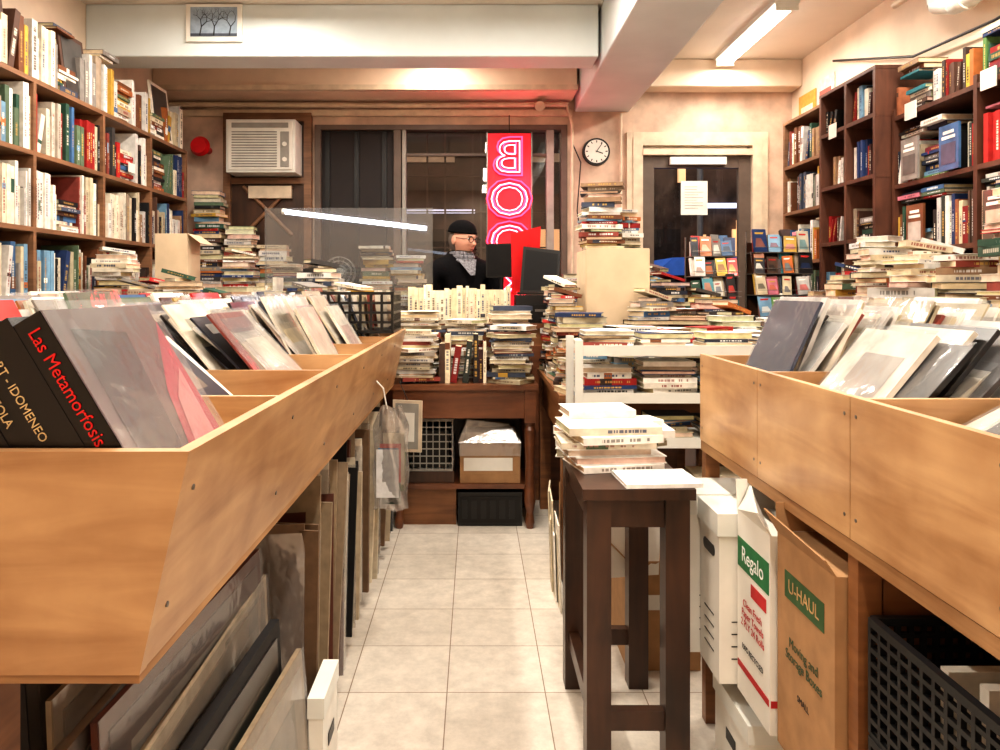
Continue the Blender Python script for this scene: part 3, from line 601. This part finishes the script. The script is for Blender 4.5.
stack(mb,.36,2.31,.751,.12,0,LIGHT,(.18,.22),(.010,.026),.25,False); stack(mb,.50,2.31,.751,.10,.5,LIGHT,(.13,.17),(.010,.026),.3,False); mb.build('book_pile')
mb=MB(); mb.box(.50,.74,2.46,2.8,.001,.36,'cardboard'); mb.hexa([(.50,2.46,.36),(.504,2.46,.36),(.504,2.8,.36),(.50,2.8,.36),(.44,2.46,.42),(.444,2.46,.42),(.444,2.8,.42),(.44,2.8,.42)],'cardboard'); mb.box(.55,.70,2.458,2.46,.2,.25,'white')
mb.hexa([(.42,2.47,.30),(.60,2.45,.32),(.60,2.452,.32),(.42,2.472,.30),(.46,2.50,.52),(.62,2.5,.5),(.62,2.502,.5),(.46,2.502,.52)],'white')
mb.build('cardboard_box')
mb=MB(); x0,x1,y0,y1=.38,1.12,2.84,3.14
for x in(x0,x1-.03):
    for y in(y0,y1-.03): mb.box(x,x+.03,y,y+.03,.06,1.06,'whitemetal'); mb.cyl((x+.015,y+.0,.03),(x+.015,y+.03,.03),.03,mat='rubber')
for z in(.3,.66,.83,1.01): mb.box(x0+.03,x1-.03,y0,y1,z,z+.015,'whitemetal'); mb.box(x0+.03,x1-.03,y0,y0+.006,z-.01,z+.03,'whitemetal')
mb.build('book_cart')
mb=MB()
for z,H in((.676,.10),(.846,.11),(1.026,.06)):
    for x in(.52,.75,.98): stack(mb,x,2.99,z,H*U(.6,1),0,LIGHT+PAL[:12],(.17,.215),(.010,.026),.14,z>1)
stack(mb,.52,2.99,.316,.25,0,LIGHT,(.2,.22)); stack(mb,.95,2.99,.316,.2,0,PAL,(.2,.22))
mb.build('book_pile')
mb=MB(); legtable(mb,.36,1.35,3.2,4.35,.80,'oak',.06,.18,0); mb.build('display_table')
mb=MB()
for i in range(5):
    for j in range(5):
        x=.49+i*.2; y=3.31+j*.235
        if i<=1 and j>=2: continue
        if i==2 and j>=3: continue
        stack(mb,x,y,.801,U(.18,.30)+j*.05,U(-.4,.4),LIGHT+PAL,(.16,.215),(.008,.030),.22)
for y in(3.78,3.98,4.2): stack(mb,.45,y,.801,U(.32,.50),1.57,LIGHT+PAL,(.15,.18),(.010,.03),.12)
mb.build('book_pile')
mb=MB(); mb.box(.57,.90,3.86,4.2,.801,1.46,'tanboard'); mb.box(.575,.895,3.85,3.86,.81,1.465,'tanboard'); mb.build('display_plinth')
mb=MB(); stack(mb,.67,4.0,1.468,.33,0,LIGHT+PAL,(.17,.22),(.010,.026),.3); stack(mb,.82,4.07,1.468,.2,.3,LIGHT+PAL,(.1,.14),(.010,.026),.3); mb.build('book_pile')
# ------------------------------------------------------------------ central desk
mb=MB(); x0,x1,y0,y1=-.44,.33,3.9,4.38
legtable(mb,x0,x1,y0,y1,.756,'desk',.06,.15,0,True)
mb.box(x0+.03,x1-.03,y0+.06,y1-.03,.20,.225,'desk'); mb.box(x0+.03,x0+.05,y0+.08,y1-.08,.0,.60,'desk'); mb.box(x0+.05,-.10,y0+.1,y0+.12,0,.2,'oak'); mb.box(x0+.07,x1-.07,y1-.03,y1-.02,0,.60,'darkwood')
mb.build('wooden_desk')
simple('crate_riser',[(-.37,-.11,3.98,4.3,.226,.288,'darkwood')])
c_=crate('',-.36,-.12,3.98,4.3,.292,.56,'greyp',7,7); c_.box(-.34,-.14,4.0,4.28,.305,.50,'black'); c_.build('milk_crate')
mb=MB(); mb.box(-.08,.24,3.98,4.2,.27,.45,'cardboard'); mb.box(-.084,.244,3.975,4.205,.37,.455,'plastic'); mb.box(-.06,.20,3.978,3.98,.29,.36,'white'); mb.box(-.05,.22,4.0,4.18,.45,.49,'cream'); mb.box(-.08,.24,3.98,4.2,.226,.27,'cardboard'); 
mb.hexa([(-.09,3.97,.44),(.245,3.97,.44),(.245,4.2,.44),(-.09,4.2,.44),(-.04,4.0,.56),(.18,4.02,.53),(.18,4.16,.53),(-.04,4.15,.57)],'bag'); mb.build('wrapped_carton')
mb=MB(); mb.box(-.09,.25,3.97,4.25,.001,.18,'blackplastic'); mb.box(-.08,.24,3.965,3.97,.02,.16,'black')
for k in range(6): mb.box(-.07+k*.05,-.04+k*.05,3.962,3.966,.04,.14,'blackplastic')
mb.build('storage_bin')
mb=MB()
stack(mb,-.31,4.02,.757,.27,0,LIGHT,(.17,.22),(.008,.024),.2); stack(mb,.19,4.02,.757,.30,0,LIGHT+[PAL[8]],(.18,.22),(.008,.024),.16)
row(mb,BM((-.19,3.96,.757),(1,0,0),(0,1,0)),.25,.26,.2,DARK+CREAM+DARK,hmin=.68,gap=0,lean=.4)
stack(mb,-.31,4.26,.757,.36,0,LIGHT,(.2,.23),(.012,.03),.15); stack(mb,-.06,4.27,.757,.32,0,LIGHT,(.2,.23),(.012,.03),.15); stack(mb,.19,4.27,.757,.40,0,LIGHT,(.2,.23),(.012,.03),.15)
mb.build('book_pile')
mb=MB(); mb.box(.405,.64,3.28,3.62,.001,.325,'cardboard'); mb.build('cardboard_box')
c_=crate('',.42,.60,3.3,3.55,.33,.57,'greenp',6,6,.01); c_.box(.43,.59,3.31,3.54,.345,.52,'black'); c_.build('milk_crate')
mb=MB()
for i in range(7):
    M=T((.365+U(0,.01)-i*.002,2.90+i*.05,.001))@Rz(U(-.2,.1))@Ry(-.03); mb.box(-.04,-.034,0,.2,0,U(.25,.42),'book',random.choice(LIGHT[:6]),M)
mb.build('poster_board')
# ------------------------------------------------------------------ service counter
mb=MB(); mb.box(-1.6,1.25,4.46,4.9,0,1.02,'oak'); mb.box(-1.62,1.27,4.44,4.92,1.02,1.05,'desk')
for i in range(6): mb.box(-1.55+i*.47,-1.15+i*.47,4.45,4.462,.12,.92,'desk')
mb.build('service_counter')
mb=MB(); row(mb,BM((-.40,4.46,1.051),(1,0,0),(0,1,0)),.62,.235,.17,CREAM,hmin=.82,gap=0,lean=.05,tr=(.012,.034)); 
row(mb,BM((-1.25,4.46,1.051),(1,0,0),(0,1,0)),.5,.28,.16,PAL+LIGHT,gap=.02)
for x,H in((-1.5,.40),(-1.2,.36),(-.62,.46),(-.42,.40),(.65,.28),(.86,.36),(1.0,.34),(1.14,.3)): stack(mb,x,4.79,1.051,H,0,PAL+LIGHT,(.16,.20),(.01,.03),.14)
mb.build('counter_books')
mb=MB(); mb.box(-1.30,-.27,4.655,4.661,1.08,1.76,'plexi'); mb.box(-1.31,-.26,4.65,4.666,1.052,1.08,'whitemetal'); 
for x in(-1.305,-.27): mb.box(x,x+.008,4.65,4.666,1.052,1.765,'plexi')
mb.cyl((-1.18,4.64,1.735),(-.30,4.64,1.63),.014,mat='led'); mb.cyl((-1.19,4.645,1.736),(-1.17,4.64,1.734),.018,mat='whitemetal')  # glowing rod stands in for a ceiling tube's reflection in the plexi
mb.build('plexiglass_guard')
mb=MB(); M=T((.165,4.84,1.051))@Rz(-.35)
mb.box(-.10,.10,0,.02,.28,.50,'blackplastic',M=M); mb.box(-.09,.09,-.003,0,.29,.49,'screen',M=M); mb.cyl((0,.02,0),(0,.02,.3),.015,mat='blackplastic',M=M); mb.cyl((0,.02,0),(0,.02,.012),.07,mat='blackplastic',M=M); 
mb.build('computer_monitor')
mb=MB(); mb.box(.245,.54,4.50,4.73,1.052,1.22,'blackplastic'); mb.box(.265,.52,4.495,4.50,1.07,1.16,'black'); mb.box(.36,.42,4.488,4.496,1.12,1.135,'metal'); mb.build('cash_drawer')
mb=MB(); M=T((.285,4.69,1.221))@Rz(.15)
mb.M=M; mb.box(-.05,.1,-.02,.035,0,.015,'redp'); mb.hexa([(-.05,.02,.015),(.12,.02,.015),(.12,.03,.015),(-.05,.03,.015),(-.06,-.0,.38),(.13,-.0,.43),(.13,.01,.43),(-.06,.01,.38)],'redp'); 
mb.build('red_folder')
mb=MB(); M=T((.385,4.57,1.221))@Rz(-.2); mb.M=M
mb.box(-.12,.12,-.06,.06,0,.016,'blackplastic'); mb.hexa([(-.12,.045,.016),(.12,.045,.016),(.12,.055,.016),(-.12,.055,.016),(-.10,.07,.30),(.13,.07,.27),(.13,.08,.27),(-.10,.08,.30)],'blackplastic'); mb.quad([(-.10,.0445,.03),(.10,.0445,.03),(.115,.067,.25),(-.085,.067,.28)],'screen')
mb.build('laptop')
mb=MB(); mb.cyl((-.86,4.80,1.051),(-.86,4.80,1.08),.07,mat='white'); mb.cyl((-.86,4.80,1.08),(-.86,4.80,1.3),.012,mat='white'); mb.cyl((-.86,4.80,1.36),(-.86,4.74,1.36),.03,mat='whitemetal')
for q in range(4): mb.box(-.02,.02,-.002,.002,.02,.085,'plexi',M=T((-.86,4.75,1.36))@Ry(q*math.pi/2+.4)@Rz(.5))
for yy in(4.73,4.78):
    for r in (.045,.075,.10): 
        for i in range(20):
            a=i*math.pi/10; mb.cyl((-.86+r*math.cos(a),yy,1.36+r*math.sin(a)),(-.86+r*math.cos(a+.32),yy,1.36+r*math.sin(a+.32)),.0022,mat='greyp',n=5)
for i in range(16):
    a=i*math.pi/8; mb.cyl((-.86,4.728,1.36),(-.86+.1*math.cos(a),4.728,1.36+.1*math.sin(a)),.0015,mat='greyp',n=4)
mb.build('desk_fan')
# ------------------------------------------------------------------ left back tables
mb=MB(); legtable(mb,-2.15,-.52,3.82,4.40,.88,'oak',.06,.1,0); mb.build('display_table')
mb=MB()
for i in range(7):
    for j in range(2):
        stack(mb,-2.02+i*.23,3.95+j*.28,.881,U(.32,.58) if j else U(.28,.44),U(-.3,.3),LIGHT+PAL,(.17,.22),(.008,.033),.2)
mb.build('book_pile')
mb=MB(); mb.box(-2.18,-1.78,4.6,4.9,.001,1.05,'oak'); mb.box(-2.14,-1.82,4.59,4.6,.1,.95,'desk'); mb.build('side_cabinet')
mb=MB(); mb.box(-1.98,-1.78,4.64,4.86,1.051,1.60,'tanboard'); mb.hexa([(-1.78,4.64,1.60),(-1.777,4.64,1.60),(-1.777,4.86,1.60),(-1.78,4.86,1.60),(-1.70,4.64,1.54),(-1.697,4.64,1.54),(-1.697,4.86,1.54),(-1.70,4.86,1.54)],'tanboard'); mb.build('cardboard_box')
simple('low_cabinet',[(-2.25,-1.4,5.82,6.12,.001,.9,'oak'),(-2.23,-1.84,5.81,5.82,.1,.85,'desk'),(-1.82,-1.42,5.81,5.82,.1,.85,'desk')])
mb=MB(); 
for x,y,H in((-2.1,5.95,1.1),(-1.85,5.95,.85),(-1.6,5.95,.7)): stack(mb,x,y,.901,H,0,PAL+LIGHT,(.19,.23),(.015,.04),.1)
mb.build('book_pile')
def facerack(name,x0,x1,y,z0,rows,cols,hh,pal,tilt=.2):
    mb=MB(); w=(x1-x0)/cols
    for r in range(rows):
        z=z0+r*hh; mb.box(x0,x1,y+r*.03,y+.28,z-.006,z,'metal')
        mb.path([(x0,y+r*.03-.003,z+.03),(x1,y+r*.03-.003,z+.03)],.002,'metal',n=5)
        off=U(-.3,.1)*w
        for c in range(cols+1):
            for k in range(3):
                bw=w*U(.6,1.0); bh=hh*U(.7,1.15); X=x0+w*c+off+U(-.01,.012)
                if X<x0-.01: X=x0
                if X+bw>x1+.01: continue
                M=T((X,y+r*.03+.008+k*.02,z+.001))@Rz(U(-.15,.15))@Rx(-tilt+U(-.1,.05))@Ry(U(-.08,.08))
                cc=random.choice(pal); mb.box(0,bw,0,.010,0,bh,'glossy',cc,M)
                if k==0:
                    q=random.choice(MAGS); a1=U(.1,.3);a2=U(.45,.65)
                    mb.quad([(bw*.12,-.001,bh*a1),(bw*.88,-.001,bh*a1),(bw*U(.5,.8),-.001,bh*a2),(bw*.2,-.001,bh*a2)],'glossy',mixc(q,cc,.3),M)
                    mb.quad([(bw*.15,-.001,bh*.78),(bw*U(.6,.85),-.001,bh*.78),(bw*.8,-.001,bh*.86),(bw*.15,-.001,bh*.86)],'glossy',random.choice([LIGHT[0],PAL[14],PAL[4]]),M)
    mb.box(x0,x1,y+.02,y+.30,.001,z0-.01,'darkwood'); mb.box(x0,x1,y+.28,y+.29,z0,z0+rows*hh*.9,'darkwood')
    for x in(x0,x1): mb.cyl((x,y+.27,z0),(x,y+.27,z0+rows*hh),.006,mat='metal')
    return mb.build(name)
facerack('paperback_rack',1.40,1.70,4.72,.95,5,4,.13,PAL+MAGS+DARK+DARK); facerack('paperback_rack',1.76,2.12,4.6,.95,5,4,.135,PAL+MAGS+DARK+DARK)
# right piles table
mb=MB(); legtable(mb,1.45,2.2,2.35,4.1,.85,'oak',.06,.1,0); mb.build('display_table')
mb=MB()
for i in range(3):
    for j in range(6):
        x=1.58+i*.25; y=2.5+j*.28
        H=[.36,.54,.68][i]*U(.65,1.08)
        if i==1 and j<3: H=U(.45,.62)
        if i==2 and j<2: H=.82
        stack(mb,x,y,.851,H,math.pi/2 if (i==2 or R()<.25) else U(-.4,.4),LIGHT+LIGHT+PAL,(.17,.24),(.010,.034),.26)
mb.build('book_pile')
# ------------------------------------------------------------------ clerk
E=bpy.data.objects.new('man',None); bpy.context.scene.collection.objects.link(E); E.location=(-.10,5.25,0); E.rotation_euler=(0,0,math.radians(28)); E.scale=(1.05,1.05,1.015)
def skin(name,vs,es,rad,mat,root=0,sub=2):
    me=bpy.data.meshes.new(name); me.from_pydata(vs,es,[]); ob=bpy.data.objects.new(name,me); bpy.context.scene.collection.objects.link(ob)
    sk=ob.modifiers.new('s','SKIN'); sk.use_smooth_shade=True
    if not me.skin_vertices:
        bpy.context.view_layer.objects.active=ob; ob.select_set(True)
        try: bpy.ops.mesh.customdata_skin_add()
        except Exception as e: print('skin',e)
    d=me.skin_vertices[0].data
    for i,r in enumerate(rad): d[i].radius=(r if isinstance(r,tuple) else (r,r)); d[i].use_root=(i==root)
    s2=ob.modifiers.new('sub','SUBSURF'); s2.levels=sub; s2.render_levels=sub
    me.materials.append(MATS[mat]); ob.parent=E; return ob
V=[(0,0,.93),(0,0,1.08),(0,.0,1.25),(0,.01,1.37),(0,.005,1.455),(0,-.01,1.52)]
RD_=[.15,.145,.165,.15,.075,.055]
Es=[(0,1),(1,2),(2,3),(3,4),(4,5)]
def addv(p,r,par): V.append(p); RD_.append(r); Es.append((par,len(V)-1)); return len(V)-1
for s_ in(-1,1):
    i=addv((s_*.11,.01,1.385),.10,3); i=addv((s_*.215,.01,1.365),.082,i); i=addv((s_*.26,-.0,1.23),.066,i); i=addv((s_*.265,-.03,1.12),.056,i); i=addv((s_*.20,-.15,1.105),.046,i); i=addv((s_*.14,-.26,1.095),.036,i)
    h=addv((s_*.09,0,.86),.10,0); k=addv((s_*.10,-.01,.68),.082,h); k=addv((s_*.10,-.01,.48),.062,k); k=addv((s_*.10,.0,.28),.055,k); k=addv((s_*.10,.01,.09),.045,k)
skin('body',V,Es,RD_,'cloth')
for s_ in(-1,1):
    skin('shoe',[(s_*.10,.04,.045),(s_*.10,-.06,.04),(s_*.11,-.17,.03)],[(0,1),(1,2)],[.042,.042,.034],'black',0,1)
    vs=[(s_*.14,-.26,1.095),(s_*.125,-.29,1.09),(s_*.115,-.33,1.085)]; es=[(0,1),(1,2)]
    skin('palm',vs,es,[(.026,.018),(.034,.016),(.036,.014)],'skin',0,1)
    for q,(ox,L) in enumerate(((-.028,.062),(-.010,.075),(.009,.07),(.027,.055))):
        bx=s_*.115+ox; by=-.335
        skin('finger_%d'%(q+1),[(bx,by,1.085),(bx+ox*.2,by-L*.45,1.087),(bx+ox*.25,by-L*.75,1.075),(bx+ox*.25,by-L,1.062)],[(0,1),(1,2),(2,3)],[.0095,.0088,.008,.007],'skin',0,1)
    skin('thumb',[(s_*.105,-.295,1.085),(s_*.075,-.325,1.08),(s_*.065,-.355,1.072)],[(0,1),(1,2)],[.012,.010,.008],'skin',0,1)
H=MB(); H.M=T((0,-.03,1.575))@Rz(math.radians(20))@Rx(.12)
def gs(d,s): return math.exp(-(d/s)**2)
def hf(x,y,z):
    if z<0: x*=1-.32*(-z)**1.7; y=y*(1-.12*(-z)**2) if y>0 else y*(1-.04*z*z)
    if y<0:
        # eye sockets, cheekbones, nose bridge and tip, lips and chin pushed into the one head surface
        for q in(-1,1):
            y+=.09*gs(x-q*.40,.20)*gs(z-.10,.13); y-=.05*gs(x-q*.50,.22)*gs(z+.18,.16)
        y-=.06*gs(x,.5)*gs(z-.27,.10)
        y-=(.10*gs(z-.02,.16)+.26*gs(z+.20,.11))*gs(x,.13)
        y-=.04*gs(x,.22)*gs(z+.47,.08); y-=.07*gs(x,.26)*gs(z+.82,.14)
    return x,y,z
H.sph((0,0,0),(.076,.098,.118),'skin',fn=hf,nu=64,nv=48)
for s_ in(-1,1):
    H.sph((s_*.03,-.080,.012),(.012,.008,.006),'white',nu=12,nv=8); H.sph((s_*.03,-.087,.012),(.005,.003,.005),'black',nu=10,nv=6)
    H.cyl((s_*.016,-.097,.030),(s_*.046,-.088,.031),.0035,mat='beard',n=6)
    H.sph((s_*.078,.008,-.005),(.010,.02,.032),'skin',nu=12,nv=8)
    for i in range(14):
        a=2*math.pi*i/14; b_=a+2*math.pi/14; c=Vector((s_*.032,-.104,.008))
        H.cyl(c+Vector((.024*math.cos(a),0,.018*math.sin(a))),c+Vector((.024*math.cos(b_),0,.018*math.sin(b_))),.0022,mat='black',n=6)
    H.cyl((s_*.055,-.103,.012),(s_*.079,.0,.012),.0022,mat='black',n=6)
H.cyl((-.008,-.106,.012),(.008,-.106,.012),.0022,mat='black',n=6)
H.sph((0,-.0925,-.055),(.019,.006,.0045),'lips',nu=14,nv=8)
vs=[];fs=[];nu,nv=40,12
for j in range(nv+1):
    ph=math.pi*(.70+.28*j/nv)
    for i in range(nu+1):
        th=math.pi+math.pi*i/nu
        x,y,z=math.sin(ph)*math.cos(th),math.sin(ph)*math.sin(th),math.cos(ph); x,y,z=hf(x,y,z); vs.append((x*.078,y*.100,z*.121))
for j in range(nv):
    for i in range(nu): fs.append((j*(nu+1)+i,(j+1)*(nu+1)+i,(j+1)*(nu+1)+i+1,j*(nu+1)+i+1))
H.add(vs,fs,'beard',smooth=True)
H.sph((0,.022,.0),(.077,.083,.10),'beard',nu=24,nv=16)
def bean(x,y,z): return (x*(1 if z>-.1 else 1.03),y*(1 if z>-.1 else 1.03),z)
H.sph((0,.010,.056),(.085,.105,.082),'cloth',nu=28,nv=18,zmin=-.14,fn=bean)
for i in range(28):
    a=2*math.pi*i/28;b_=2*math.pi*(i+1)/28
    H.cyl((.081*math.cos(a),.010+.100*math.sin(a),.054),(.081*math.cos(b_),.010+.100*math.sin(b_),.054),.009,mat='cloth',n=8)
H.build('head',parent=E)
S=MB()
for k2,(r,z) in enumerate(((.080,1.43),(.076,1.455),(.068,1.478))):
    n=20
    for i in range(n):
        a=2*math.pi*i/n;b_=2*math.pi*(i+1)/n
        S.cyl((r*math.cos(a),r*math.sin(a)-.008,z),(r*math.cos(b_),r*math.sin(b_)-.008,z),.018,mat='scarf',n=8)
S.add([(-.07,-.09,1.44),(.07,-.09,1.44),(.01,-.185,1.33),(-.02,-.18,1.33)],[(0,1,2,3)],'scarf')
S.build('scarf',parent=E)
# ------------------------------------------------------------------ world, camera
w=bpy.data.worlds.new('w'); bpy.context.scene.world=w; w.use_nodes=True; w.node_tree.nodes['Background'].inputs[0].default_value=(.10,.09,.10,1); w.node_tree.nodes['Background'].inputs[1].default_value=.35
cam=bpy.data.cameras.new('camera'); cam.lens=27; cam.sensor_width=36; cam.shift_x=.025; cam.shift_y=-.085; cam.clip_start=.02
co=bpy.data.objects.new('camera',cam); co.location=(0,0,1.25); co.rotation_euler=(math.pi/2,0,0); bpy.context.scene.collection.objects.link(co); bpy.context.scene.camera=co
bpy.context.scene.view_settings.view_transform='Standard'
try: bpy.context.scene.view_settings.look='Medium High Contrast'
except Exception as e: print(e)
